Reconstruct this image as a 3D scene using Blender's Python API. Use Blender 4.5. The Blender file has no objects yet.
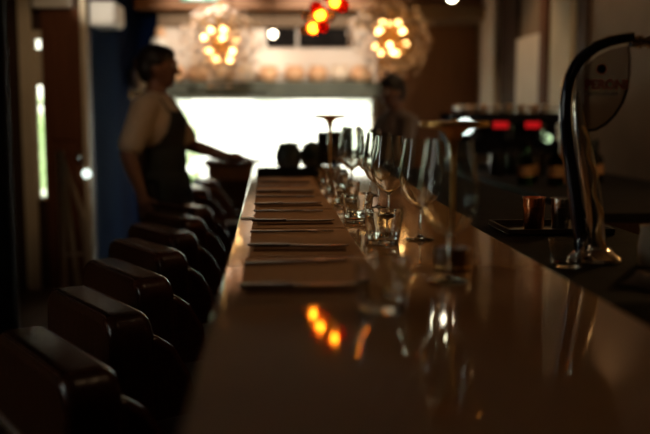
import bpy, math, random
from mathutils import Vector, Matrix, Euler
random.seed(7)
PI = math.pi
scene = bpy.context.scene
C = scene.collection

# ---------------------------------------------------------------- camera
cam = bpy.data.cameras.new('camera'); cam.lens = 50; cam.sensor_width = 36; cam.clip_start = .02; cam.clip_end = 200
camo = bpy.data.objects.new('camera', cam); C.objects.link(camo)
camo.location = (0, 0, 1.38)
camo.rotation_euler = (math.radians(90 - 6.761), 0, math.radians(-3.524))
cam.dof.use_dof = True; cam.dof.focus_distance = 2.5; cam.dof.aperture_fstop = 1.55
scene.camera = camo
# ---------------------------------------------------------------- world and exposure
w = bpy.data.worlds.new('sky'); scene.world = w; w.use_nodes = True
bgn = w.node_tree.nodes['Background']; bgn.inputs[0].default_value = (1.0, .98, .91, 1); bgn.inputs[1].default_value = 6.5
vs = scene.view_settings
vs.view_transform = 'Standard'; vs.look = 'None'; vs.gamma = 1; vs.exposure = 0.0; vs.use_curve_mapping = False
cy = scene.cycles
cy.use_denoising = True; cy.max_bounces = 12; cy.transmission_bounces = 12; cy.transparent_max_bounces = 16
cy.diffuse_bounces = 4; cy.glossy_bounces = 6; cy.sample_clamp_indirect = 4.0; cy.caustics_reflective = True; cy.caustics_refractive = False

# ---------------------------------------------------------------- materials
MATS = {}
def mat(name, col, rough=.5, metal=0, col2=None, scale=8, bump=0, spec=.5, coat=0, emit=None, es=0, trans=0, stretch=(1, 1, 1), ior=1.5):
    m = bpy.data.materials.new(name); m.use_nodes = True; nt = m.node_tree; b = nt.nodes['Principled BSDF']
    b.inputs['Base Color'].default_value = (*col, 1); b.inputs['Roughness'].default_value = rough; b.inputs['Metallic'].default_value = metal
    b.inputs['Specular IOR Level'].default_value = spec; b.inputs['IOR'].default_value = ior
    if coat: b.inputs['Coat Weight'].default_value = coat; b.inputs['Coat Roughness'].default_value = .05
    if trans: b.inputs['Transmission Weight'].default_value = trans
    if emit: b.inputs['Emission Color'].default_value = (*emit, 1); b.inputs['Emission Strength'].default_value = es
    if col2 or bump:
        tc = nt.nodes.new('ShaderNodeTexCoord'); mp = nt.nodes.new('ShaderNodeMapping'); mp.inputs['Scale'].default_value = stretch
        nz = nt.nodes.new('ShaderNodeTexNoise'); nz.inputs['Scale'].default_value = scale; nz.inputs['Detail'].default_value = 5
        nt.links.new(tc.outputs['Object'], mp.inputs[0]); nt.links.new(mp.outputs[0], nz.inputs['Vector'])
        if col2:
            r = nt.nodes.new('ShaderNodeValToRGB'); r.color_ramp.elements[0].position = .35; r.color_ramp.elements[1].position = .68
            r.color_ramp.elements[0].color = (*col, 1); r.color_ramp.elements[1].color = (*col2, 1)
            nt.links.new(nz.outputs['Fac'], r.inputs[0]); nt.links.new(r.outputs[0], b.inputs['Base Color'])
        if bump:
            bp = nt.nodes.new('ShaderNodeBump'); bp.inputs['Strength'].default_value = bump; bp.inputs['Distance'].default_value = .01
            nt.links.new(nz.outputs['Fac'], bp.inputs['Height']); nt.links.new(bp.outputs[0], b.inputs['Normal'])
    MATS[name] = m; return m
def pane_mat(name, tint, gloss=.08, rough=.02, body=None, bodyfac=0):
    m = bpy.data.materials.new(name); m.use_nodes = True; nt = m.node_tree; nt.nodes.clear()
    o = nt.nodes.new('ShaderNodeOutputMaterial'); t = nt.nodes.new('ShaderNodeBsdfTransparent'); t.inputs[0].default_value = (*tint, 1)
    g = nt.nodes.new('ShaderNodeBsdfGlossy'); g.inputs['Roughness'].default_value = rough
    mx = nt.nodes.new('ShaderNodeMixShader'); mx.inputs[0].default_value = gloss
    nt.links.new(t.outputs[0], mx.inputs[1]); nt.links.new(g.outputs[0], mx.inputs[2]); last = mx
    if body:
        d = nt.nodes.new('ShaderNodeBsdfDiffuse'); d.inputs[0].default_value = (*body, 1)
        m2 = nt.nodes.new('ShaderNodeMixShader'); m2.inputs[0].default_value = bodyfac
        nt.links.new(mx.outputs[0], m2.inputs[1]); nt.links.new(d.outputs[0], m2.inputs[2]); last = m2
    nt.links.new(last.outputs[0], o.inputs[0]); MATS[name] = m; return m
def glass_mat(name, col, rough=0.0, ior=1.45):
    m = bpy.data.materials.new(name); m.use_nodes = True; nt = m.node_tree; nt.nodes.clear()
    o = nt.nodes.new('ShaderNodeOutputMaterial'); g = nt.nodes.new('ShaderNodeBsdfGlass')
    g.inputs[0].default_value = (*col, 1); g.inputs['Roughness'].default_value = rough; g.inputs['IOR'].default_value = ior
    nt.links.new(g.outputs[0], o.inputs[0]); MATS[name] = m; return m

mat('counter_stone', (.44, .255, .13), .045, col2=(.52, .315, .165), scale=3, spec=.5, coat=.3)
mat('dark_wood', (.036, .017, .008), .6, spec=.15, col2=(.055, .026, .012), scale=6, stretch=(8, 8, .6), bump=.1)
mat('door_wood', (.10, .037, .015), .6, spec=.12, col2=(.135, .05, .021), scale=5, stretch=(9, 9, .5), bump=.1)
mat('beam_wood', (.34, .17, .085), .55, col2=(.42, .22, .11), scale=4, stretch=(.5, 8, 8), bump=.1)
mat('panel_wood', (.20, .10, .05), .6, col2=(.25, .13, .065), scale=5, stretch=(8, 8, .5), bump=.1)
mat('floor_wood', (.09, .05, .03), .45, col2=(.14, .08, .05), scale=4, stretch=(6, .5, 6), bump=.1)
mat('ceiling_paint', (.09, .055, .032), .8, col2=(.11, .068, .04), scale=5)
mat('wall_brown', (.19, .135, .09), .8, col2=(.22, .16, .105), scale=4, bump=.05)
mat('cream_paint', (.55, .47, .33), .6, col2=(.60, .52, .38), scale=6)
mat('pale_paint', (.62, .56, .48), .7, col2=(.68, .62, .55), scale=5)
mat('white_plaster', (.80, .73, .67), .8, col2=(.84, .78, .72), scale=4)
mat('white_plastic', (.75, .74, .68), .4, col2=(.78, .77, .72), scale=20)
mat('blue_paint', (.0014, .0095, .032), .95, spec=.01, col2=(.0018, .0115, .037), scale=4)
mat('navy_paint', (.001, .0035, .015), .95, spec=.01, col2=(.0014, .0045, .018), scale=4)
mat('grey_green', (.10, .125, .105), .6, col2=(.13, .155, .13), scale=5)
mat('black_matte', (.007, .006, .006), .8, spec=.08, col2=(.014, .013, .013), scale=12)
mat('black_gloss', (.006, .006, .007), .18, col2=(.010, .010, .010), scale=12)
mat('leather', (.052, .014, .007), .24, col2=(.076, .022, .010), scale=40, bump=.10, spec=.42)
mat('seat_leather', (.010, .006, .005), .6, col2=(.014, .008, .006), scale=60, bump=.2, spec=.15)
mat('leather_piping', (.075, .028, .016), .3, col2=(.10, .04, .02), scale=60, bump=.1)
mat('brass', (.72, .40, .11), .38, .75, col2=(.80, .50, .18), scale=14)
mat('steel', (.62, .60, .57), .18, 1, col2=(.70, .68, .65), scale=18)
mat('dark_steel', (.09, .08, .075), .28, 1, col2=(.13, .115, .10), scale=30)
mat('chrome', (.80, .78, .74), .06, 1, col2=(.85, .83, .80), scale=10)
mat('copper', (.80, .36, .18), .22, 1, col2=(.86, .42, .22), scale=14)
mat('tap_blue', (.010, .020, .045), .12, 0, col2=(.014, .028, .06), scale=6, coat=.6)
mat('kraft', (.30, .175, .09), .75, spec=.12, col2=(.35, .205, .11), scale=40, bump=.05)
mat('napkin', (.17, .095, .05), .9, spec=.08, col2=(.13, .07, .038), scale=80, bump=.2)
mat('amber_wood', (.22, .10, .028), .4, col2=(.28, .13, .04), scale=14)
mat('teal_glaze', (.018, .035, .038), .3, col2=(.028, .048, .05), scale=9)
mat('peach_glaze', (.78, .46, .26), .5, col2=(.84, .54, .32), scale=5)
mat('cream_glaze', (.82, .70, .56), .5, col2=(.86, .75, .62), scale=5)
mat('skin', (.17, .08, .048), .5, col2=(.20, .095, .057), scale=20)
mat('hair', (.010, .007, .006), .5, col2=(.018, .012, .009), scale=60, bump=.3)
mat('tan_shirt', (.46, .38, .30), .8, col2=(.52, .43, .34), scale=40, bump=.1)
mat('grey_shirt', (.16, .12, .10), .8, col2=(.20, .15, .12), scale=40, bump=.1)
mat('apron_cloth', (.012, .016, .014), .85, col2=(.018, .022, .019), scale=50, bump=.1)
mat('trouser_cloth', (.012, .011, .013), .85, col2=(.017, .015, .017), scale=50)
mat('eye_white', (.7, .68, .64), .2, col2=(.75, .72, .68), scale=30)
mat('leaf', (.40, .55, .26), .6, col2=(.52, .66, .36), scale=6)
mat('dark_leaf', (.012, .035, .018), .5, col2=(.02, .05, .025), scale=8)
mat('paving', (.72, .72, .68), .8, col2=(.80, .80, .76), scale=2)
mat('facade', (.70, .68, .62), .8, col2=(.76, .74, .68), scale=2)
mat('pale_wood', (.56, .46, .33), .6, col2=(.64, .53, .39), scale=6, stretch=(8, 8, .6))
mat('floret_glass', (.72, .60, .54), .35, col2=(.78, .66, .60), scale=12)
mat('towel', (.17, .105, .06), .9, col2=(.22, .14, .085), scale=60, bump=.4)
mat('logo_red', (.42, .020, .018), .5, col2=(.45, .025, .02), scale=20)
mat('logo_dark', (.014, .014, .022), .5, col2=(.018, .018, .026), scale=20)
mat('bulb', (.9, .8, .6), .4, col2=(.95, .85, .65), scale=10, emit=(1.0, .58, .20), es=16)
mat('bulb_yellow', (.9, .7, .3), .4, col2=(.95, .75, .35), scale=10, emit=(1.0, .56, .11), es=18)
mat('bulb_sconce', (.9, .8, .6), .4, col2=(.95, .85, .65), scale=10, emit=(1.0, .56, .20), es=110)
mat('bulb_white', (.9, .85, .75), .4, col2=(.95, .9, .8), scale=10, emit=(1.0, .86, .62), es=14)
mat('lamp_cool', (.8, .85, .8), .4, col2=(.85, .9, .85), scale=10, emit=(.85, 1.0, .92), es=2.2)
mat('display_red', (.3, .0, .01), .4, col2=(.32, .01, .01), scale=30, emit=(1.0, .004, .015), es=.38)
mat('green_led', (.2, .3, .15), .4, col2=(.22, .32, .16), scale=10, emit=(.72, 1.0, .55), es=1.2)
mat('exit_green', (.05, .35, .25), .4, col2=(.06, .38, .28), scale=10, emit=(.12, .60, .48), es=.7)
mat('exit_white', (.8, .9, .85), .4, col2=(.85, .93, .9), scale=10, emit=(.75, 1.0, .92), es=1.2)
glass_mat('clear_glass', (.97, .985, .97))
glass_mat('bottle_glass', (.10, .13, .06), .02)
pane_mat('window_glass', (.97, .99, .97), .05)
pane_mat('badge_plate', (.82, .76, .70), .04, .1, (.10, .07, .05), .18)
pane_mat('amber_glass', (1.0, .50, .10), .06, .03, (.75, .20, .02), .25)
pane_mat('red_glass', (.85, .10, .03), .08, .03, (.60, .06, .02), .45)
pane_mat('smoke_glass', (.75, .70, .72), .10, .03, (.35, .30, .30), .3)

# ---------------------------------------------------------------- mesh helpers
class MB:
    def __init__(s): s.v = []; s.f = []
    def add(s, vs_, fs):
        o = len(s.v); s.v += [tuple(p) for p in vs_]; s.f += [tuple(i + o for i in f) for f in fs]; return s
    def box(s, x0, x1, y0, y1, z0, z1):
        return s.add([(x0,y0,z0),(x1,y0,z0),(x1,y1,z0),(x0,y1,z0),(x0,y0,z1),(x1,y0,z1),(x1,y1,z1),(x0,y1,z1)],
                     [(0,3,2,1),(4,5,6,7),(0,1,5,4),(1,2,6,5),(2,3,7,6),(3,0,4,7)])
    def lathe(s, prof, n=24, c=(0, 0, 0), axis='z'):
        vv = []; ff = []
        for r, z in prof:
            for k in range(n):
                a = 2*PI*k/n
                p = (r*math.cos(a), r*math.sin(a), z)
                if axis == 'x': p = (p[2], p[0], p[1])
                if axis == 'y': p = (p[1], p[2], p[0])
                vv.append((p[0]+c[0], p[1]+c[1], p[2]+c[2]))
        m = len(prof)
        for i in range(m-1):
            for k in range(n): ff.append((i*n+k, i*n+(k+1) % n, (i+1)*n+(k+1) % n, (i+1)*n+k))
        if prof[0][0] > 1e-6: ff.append(tuple(reversed(range(n))))
        if prof[-1][0] > 1e-6: ff.append(tuple(range((m-1)*n, m*n)))
        return s.add(vv, ff)
    def closed_lathe(s, prof, n=32, c=(0, 0, 0)):      # a closed profile (solid of revolution)
        vv = []; ff = []; m = len(prof)
        for r, z in prof:
            for k in range(n): a = 2*PI*k/n; vv.append((r*math.cos(a)+c[0], r*math.sin(a)+c[1], z+c[2]))
        for i in range(m):
            j = (i+1) % m
            for k in range(n): ff.append((i*n+k, i*n+(k+1) % n, j*n+(k+1) % n, j*n+k))
        return s.add(vv, ff)
    def tube(s, pts, r, n=8, closed=False, flat=None):
        pts = [Vector(p) for p in pts]; m = len(pts)
        rr = r if isinstance(r, (list, tuple)) else [r]*m
        vv = []; ff = []; up = None
        for i, p in enumerate(pts):
            if closed: t = (pts[(i+1) % m]-pts[i-1]).normalized()
            else: t = (pts[min(i+1, m-1)]-pts[max(i-1, 0)]).normalized()
            if up is None: up = t.orthogonal().normalized()
            up = (up - t*up.dot(t)).normalized(); sd = t.cross(up)
            for k in range(n):
                a = 2*PI*k/n; vv.append(p + (up*math.cos(a)+sd*math.sin(a))*rr[i])
        for i in range(m if closed else m-1):
            j = (i+1) % m
            for k in range(n): ff.append((i*n+k, i*n+(k+1) % n, j*n+(k+1) % n, j*n+k))
        if not closed: ff.append(tuple(reversed(range(n)))); ff.append(tuple(range((m-1)*n, m*n)))
        return s.add(vv, ff)
    def ribbon(s, pts, wid, y0, y1, n=6):              # band in the x-z plane with a rounded section, pts=(x,z)
        vv = []; ff = []; m = len(pts); sec = []
        q = 12
        for i, (x, z) in enumerate(pts):
            a = pts[min(i+1, m-1)]; b = pts[max(i-1, 0)]
            t = Vector((a[0]-b[0], 0, a[1]-b[1])).normalized(); nrm = Vector((t.z, 0, -t.x))
            wv = wid[i] if isinstance(wid, (list, tuple)) else wid
            for k in range(q):
                an = 2*PI*k/q; cx = math.copysign(abs(math.cos(an))**.6, math.cos(an)); sx = math.copysign(abs(math.sin(an))**.6, math.sin(an))
                vv.append((x+nrm.x*cx*wv/2, (y0+y1)/2+sx*(y1-y0)/2, z+nrm.z*cx*wv/2))
        for i in range(m-1):
            for k in range(q): ff.append((i*q+k, i*q+(k+1) % q, (i+1)*q+(k+1) % q, (i+1)*q+k))
        ff.append(tuple(reversed(range(q)))); ff.append(tuple(range((m-1)*q, m*q)))
        return s.add(vv, ff)
    def prism(s, pts, y0, y1):                          # outline in x-z extruded along y
        n = len(pts)
        vv = [(x, y0, z) for x, z in pts]+[(x, y1, z) for x, z in pts]
        ff = [tuple(range(n)), tuple(reversed(range(n, 2*n)))]+[(i, i+n, (i+1) % n+n, (i+1) % n) for i in range(n)]
        return s.add(vv, ff)
    def prism_z(s, pts, z0, z1):
        n = len(pts)
        vv = [(x, y, z0) for x, y in pts]+[(x, y, z1) for x, y in pts]
        ff = [tuple(reversed(range(n))), tuple(range(n, 2*n))]+[(i, (i+1) % n, (i+1) % n+n, i+n) for i in range(n)]
        return s.add(vv, ff)
    def ball(s, c, r, n=16, m=10):
        if not isinstance(r, (list, tuple)): r = (r, r, r)
        vv = [(c[0], c[1], c[2]-r[2])]; ff = []
        for i in range(1, m):
            t = -PI/2+PI*i/m
            for k in range(n): a = 2*PI*k/n; vv.append((c[0]+r[0]*math.cos(t)*math.cos(a), c[1]+r[1]*math.cos(t)*math.sin(a), c[2]+r[2]*math.sin(t)))
        vv.append((c[0], c[1], c[2]+r[2])); top = len(vv)-1
        for k in range(n): ff.append((0, 1+(k+1) % n, 1+k)); ff.append((top, top-n+k, top-n+(k+1) % n))
        for i in range(m-2):
            for k in range(n): ff.append((1+i*n+k, 1+i*n+(k+1) % n, 1+(i+1)*n+(k+1) % n, 1+(i+1)*n+k))
        return s.add(vv, ff)
    def build(s, name, m, parent=None, smooth=True, bevel=0, seg=2, loc=None):
        me = bpy.data.meshes.new(name); me.from_pydata(s.v, [], s.f); me.update()
        return link(name, me, m, parent, smooth, bevel, seg, loc)
def link(name, me, m, parent=None, smooth=True, bevel=0, seg=2, loc=None):
    if m: me.materials.clear(); me.materials.append(MATS[m])
    o = bpy.data.objects.new(name, me); C.objects.link(o)
    if parent: o.parent = parent
    if loc: o.location = loc
    if smooth:
        me.polygons.foreach_set('use_smooth', [True]*len(me.polygons))
        try: me.set_sharp_from_angle(angle=math.radians(38))
        except Exception: pass
    if bevel:
        b = o.modifiers.new('bevel', 'BEVEL'); b.width = bevel; b.segments = seg; b.limit_method = 'ANGLE'; b.angle_limit = math.radians(40)
    return o
def tag(o, label, cat=None, group=None):
    o['label'] = label
    if cat: o['category'] = cat
    if group: o['group'] = group
    return o
def struct(o, label=None):
    o['kind'] = 'structure'
    if label: o['label'] = label
    return o
def thing(name, label, cat, loc=(0, 0, 0), rz=0, group=None):
    o = bpy.data.objects.new(name, None); C.objects.link(o); o.location = loc; o.rotation_euler = (0, 0, rz); o.empty_display_size = .05
    return tag(o, label, cat, group)
def clone(root, loc, rz, label):
    r = root.copy(); C.objects.link(r); r.location = loc; r.rotation_euler = (0, 0, rz); r['label'] = label
    for ch in list(root.children):
        c = ch.copy(); C.objects.link(c); c.parent = r
        for g in list(ch.children):
            d = g.copy(); C.objects.link(d); d.parent = c
    return r
def share(o, parent, loc=None, rot=None, sc=None):
    c = o.copy(); C.objects.link(c); c.parent = parent
    if loc is not None: c.location = loc
    if rot is not None: c.rotation_euler = rot
    if sc is not None: c.scale = sc
    return c

# ================================================================= THE SETTING
FLOOR_Y1 = 10.12
struct(MB().box(-3.0, 2.4, -2.1, 10.25, -.1, 0).build('floor', 'floor_wood', smooth=False), 'dark wooden floor')
struct(MB().box(-3.0, 2.4, -2.1, 10.25, 2.95, 3.05).build('ceiling', 'ceiling_paint', smooth=False), 'dark painted ceiling')
wl_ = struct(MB().box(-3.1, -3.0, -2.1, 1.5, 0, 2.95).build('wall_left', 'wall_brown', smooth=False), 'brown side wall')
MB().box(-3.1, -3.0, 1.85, 7.1, 0, 2.95).build('wall_section', 'wall_brown', wl_, False)
MB().box(-3.1, -3.0, 1.5, 1.85, 0, 1.1).build('wall_section', 'wall_brown', wl_, False)
MB().box(-3.1, -3.0, 1.5, 1.85, 2.2, 2.95).build('wall_section', 'wall_brown', wl_, False)
w3 = struct(MB().box(-3.07, -3.03, 1.5, 1.53, 1.1, 2.2).box(-3.07, -3.03, 1.82, 1.85, 1.1, 2.2).box(-3.07, -3.03, 1.53, 1.82, 1.1, 1.13).box(-3.07, -3.03, 1.53, 1.82, 2.17, 2.2).build('window_3', 'cream_paint', smooth=False), 'narrow side window')  # added out of view so daylight streaks show on the glasses
MB().box(-3.053, -3.047, 1.53, 1.82, 1.13, 2.17).build('pane', 'window_glass', w3, False)
struct(MB().box(2.3, 2.4, -2.1, 10.25, 0, 2.95).build('wall_right', 'wall_brown', smooth=False), 'brown wall behind the bar')
struct(MB().box(-3.1, 2.4, -2.2, -2.1, 0, 2.95).build('wall_back', 'wall_brown', smooth=False), 'brown wall behind the viewer')
# far wall with the wide window, in pieces
wf = struct(MB().box(1.18, 2.3, 10.0, 10.2, 0, 2.95).build('wall_far', 'panel_wood', smooth=False), 'wood panelled wall around the wide window')
MB().box(-1.4, 1.18, 10.0, 10.2, 0, .44).build('window_breast', 'panel_wood', wf, False)
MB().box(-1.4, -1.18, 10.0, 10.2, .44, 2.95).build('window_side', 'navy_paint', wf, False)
MB().box(-1.18, 1.18, 10.0, 10.2, 1.52, 2.95).build('window_head', 'white_plaster', wf, False)
# stepped partition on the left: cream jambs, narrow window, door
wp = struct(MB().box(-3.0, -1.856, 7.0, 7.12, 0, 2.95).build('wall_partition', 'dark_wood', smooth=False), 'dark wooden partition left of the narrow window')
MB().box(-1.692, -1.36, 7.0, 7.12, 0, 2.95).build('door_backing_panel', 'dark_wood', wp, False)
MB().box(-1.856, -1.692, 7.0, 7.12, 1.97, 2.95).build('window_head_panel', 'dark_wood', wp, False)
MB().box(-1.856, -1.692, 7.0, 7.12, 0, .70).build('window_sill_panel', 'dark_wood', wp, False)
struct(MB().box(-1.86, -1.765, 6.955, 7.0, 0, 2.60).build('trim_1', 'cream_paint', smooth=False, bevel=.006), 'cream door jamb beside the narrow bright window')
bpy.data.objects['trim_1'].location.x = -.002
struct(MB().box(-1.405, -1.36, 6.95, 7.0, 0, 2.60).build('trim_2', 'cream_paint', smooth=False, bevel=.006), 'cream door jamb beside the blue wall')
struct(MB().box(-1.735, -1.46, 6.90, 7.0, 2.13, 2.24).build('trim_3', 'white_plastic', smooth=False, bevel=.006), 'pale head board over the brown door')
d1 = struct(MB().box(-1.692, -1.405, 6.96, 7.0, 0, 2.13).build('door_1', 'door_wood', smooth=False, bevel=.004), 'brown wooden door')
MB().box(-1.63, -1.44, 6.945, 6.962, 1.15, 1.95).build('raised_panel', 'door_wood', d1, False, .008)
MB().box(-1.63, -1.44, 6.945, 6.962, .15, 1.0).build('raised_panel', 'door_wood', d1, False, .008)
MB().lathe([(.0, 0), (.012, 0), (.012, .03), (.024, .04), (.026, .06), (.016, .075), (0, .078)], 16, (0, 0, 0), 'y').build('door_knob', 'steel', d1, loc=(-1.435, 6.96, 1.04)).scale = (1, -1, 1)
w2 = struct(MB().box(-1.765, -1.753, 6.98, 7.06, .70, 1.97).box(-1.705, -1.692, 6.98, 7.06, .70, 1.97).box(-1.753, -1.705, 6.98, 7.06, 1.565, 1.835).box(-1.753, -1.705, 6.98, 7.06, 1.42, 1.435)
            .box(-1.753, -1.705, 6.98, 7.06, .70, .72).box(-1.753, -1.705, 6.98, 7.06, 1.905, 1.97).build('window_2', 'cream_paint', smooth=False), 'narrow bright window strip beside the brown door')
for z0, z1 in ((.72, 1.42), (1.435, 1.565), (1.835, 1.905)):
    MB().box(-1.753, -1.705, 7.01, 7.016, z0, z1).build('pane', 'window_glass', w2, False)
# blue return wall
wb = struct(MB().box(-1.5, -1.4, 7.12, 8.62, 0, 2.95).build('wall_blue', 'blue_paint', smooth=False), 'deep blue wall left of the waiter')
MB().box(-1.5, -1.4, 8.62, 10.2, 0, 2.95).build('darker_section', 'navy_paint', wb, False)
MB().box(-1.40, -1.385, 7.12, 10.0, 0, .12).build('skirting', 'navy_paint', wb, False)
# dark post at the left edge of view
struct(MB().box(-1.75, -1.275, 4.5, 4.60, 0, 2.95).build('wall_post', 'black_matte', smooth=False, bevel=.01), 'dark wooden post at the left edge')
# ceiling beams and bands
struct(MB().box(-1.4, 2.3, 9.72, 10.0, 2.44, 2.72).build('trim_4', 'beam_wood', smooth=False, bevel=.01), 'brown timber beam over the window wall')
struct(MB().box(-1.18, 1.25, 9.94, 10.0, 2.27, 2.44).build('trim_5', 'wall_brown', smooth=False, bevel=.006), 'taupe band under the timber beam')
for i, (x0, x1) in enumerate(((-.02, .30), (.33, .92))):
    struct(MB().box(x0, x1, 9.965, 10.0, 2.06, 2.265).build('trim_%d' % (6+i), 'black_matte', smooth=False, bevel=.006), 'black panel under the timber beam')
struct(MB().box(-1.25, 1.25, 9.74, 10.0, 1.52, 1.68).build('trim_9', 'grey_green', smooth=False, bevel=.008), 'grey-green ledge above the wide window')
struct(MB().box(1.20, 2.3, 9.3, 10.0, 2.3, 2.44).build('trim_10', 'wall_brown', smooth=False, bevel=.006), 'taupe soffit beside the beam')
# wide window
w1 = struct(MB().box(-1.18, -1.13, 10.04, 10.12, .44, 1.52).box(1.13, 1.18, 10.04, 10.12, .44, 1.52).box(-1.13, 1.13, 10.04, 10.12, .44, .48).box(-1.13, 1.13, 10.04, 10.12, 1.49, 1.52)
            .box(.21, .23, 10.05, 10.11, .48, 1.49).build('window_1', 'cream_paint', smooth=False, bevel=.004), 'wide bright window at the far end')
MB().box(-1.13, .21, 10.075, 10.081, .48, 1.49).build('pane', 'window_glass', w1, False)
MB().box(.23, 1.13, 10.075, 10.081, .48, 1.49).build('pane', 'window_glass', w1, False)
# pilasters and panels of the right wall
PIL = [(8.90, 9.45, 2.21, 'pale_paint', 0, 2.95, 'pale upright post behind the red displays'),
       (8.28, 8.88, 2.27, 'dark_wood', 0, 2.95, 'dark brown wall strip beside the pale post'),
       (7.45, 8.25, 2.26, 'pale_paint', 0, 2.02, 'pale wall panel behind the coffee machine'),
       (7.22, 7.42, 2.22, 'door_wood', 0, 2.95, 'red-brown wooden upright on the bar wall'),
       (6.70, 7.19, 2.24, 'cream_paint', 0, 2.95, 'cream pilaster left of the beer tap'),
       (6.44, 6.67, 2.27, 'dark_wood', 0, 2.95, 'dark recess strip behind the beer tap')]
for i, (y0, y1, x, m, z0, z1, lb) in enumerate(PIL):
    struct(MB().box(x, 2.3, y0, y1, z0, z1).build('trim_%d' % (11+i), m, smooth=False, bevel=.006), lb)
# outside
struct(MB().box(-14, 14, 10.25, 40, -.12, -.02).build('pavement', 'paving', smooth=False), 'bright pavement outside the window')
struct(MB().box(-14, -3.1, -2, 10.25, -.12, -.02).build('pavement', 'paving', smooth=False), 'bright pavement outside the narrow window')
def facade():
    b = thing('street_building', 'pale building across the street seen through the window', 'building', (0, 30, 0))
    MB().box(-14, 14, 0, 4, -.02, 7).build('wall', 'facade', b, False)
    for k in range(9):
        x = -12+k*3
        f = MB().box(x-.6, x+.6, -.06, 0, 1.0, 2.6).build('window_frame', 'white_plastic', b, False)
        MB().box(x-.5, x+.5, -.08, -.06, 1.1, 2.5).build('glazing', 'window_glass', f, False)
facade()
def shrub(x, y, r, h, label):
    b = thing('shrub', label, 'shrub', (x, y, -.02), 0, 'shrubs outside the window')
    MB().tube([(0, 0, 0), (.02, .01, h*.4)], [.03, .02], 6).build('stem', 'dark_wood', b)
    m = MB()
    for k in range(420):
        a = random.uniform(0, 2*PI); t = random.uniform(-1, 1); q = (random.random()**.4)
        s_ = math.sqrt(1-t*t); p = Vector((r*q*s_*math.cos(a), r*q*s_*math.sin(a), h*.55+h*.45*q*t))
        u = Vector((random.uniform(-1, 1), random.uniform(-1, 1), random.uniform(-1, 1))).normalized(); v = u.orthogonal().normalized()
        L = .09
        m.add([p-u*L, p+v*L*.45, p+u*L, p-v*L*.45], [(0, 1, 2, 3)])
    o = m.build('foliage', 'leaf', b, False); o['kind'] = 'stuff'
shrub(-1.35, 11.4, .55, 1.5, 'green shrub outside the wide window, just right of the waiter')
shrub(-3.9, 15.2, .6, 1.5, 'green shrub outside the narrow window')
shrub(-2.9, 12.2, .7, 1.6, 'green shrub outside, left end of the wide window')

# ================================================================= THE BAR
ct = tag(MB().box(-.09, .55, -.7, 5.35, 1.03, 1.07).build('bar_countertop', 'counter_stone', bevel=.006, seg=3), 'long glossy beige stone bar counter with place settings', 'counter')
bc = thing('bar_cabinet', 'dark wooden bar front under the glossy counter', 'bar')
MB().box(.17, .55, -.65, 5.3, .1, 1.028).build('body', 'dark_wood', bc, False)
MB().box(.20, .55, -.65, 5.3, 0, .1).build('plinth', 'black_matte', bc, False)
for k in range(11):
    MB().box(.148, .17, -.63+k*.54, -.63+k*.54+.50, .14, .98).build('front_panel', 'dark_wood', bc, False, .006)
MB().tube([(.02, -.6, .2), (.02, 5.25, .2)], .02, 10).build('foot_rail', 'brass', bc)
for k in range(4): MB().tube([(.02, -.2+k*1.7, .2), (.15, -.2+k*1.7, .2)], .012, 8).build('rail_bracket', 'brass', bc)
# service rail behind the counter
rail = thing('service_rail', 'black bar service rail behind the stone counter', 'bar rail')
MB().box(.552, 1.0, -.6, 5.3, .96, 1.045).build('rail_top', 'black_matte', rail, False, .006)
MB().box(.56, .95, -.6, 5.3, 0, .96).build('rail_body', 'black_matte', rail, False)
# back bar
bb = thing('back_bar', 'dark back bar cabinet along the wall', 'cabinet')
MB().box(1.34, 2.26, 3.6, 7.3, .92, .96).build('worktop', 'black_matte', bb, False, .004)
MB().box(1.38, 2.20, 3.6, 7.3, .08, .92).build('body', 'dark_wood', bb, False)
for k in range(6):
    d = MB().box(1.36, 1.38, 3.64+k*.61, 3.64+k*.61+.57, .12, .88).build('door', 'dark_wood', bb, False, .004)
    MB().tube([(1.345, 3.72+k*.61, .74), (1.345, 3.72+k*.61, .86)], .006, 6).build('handle', 'brass', d)

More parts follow.
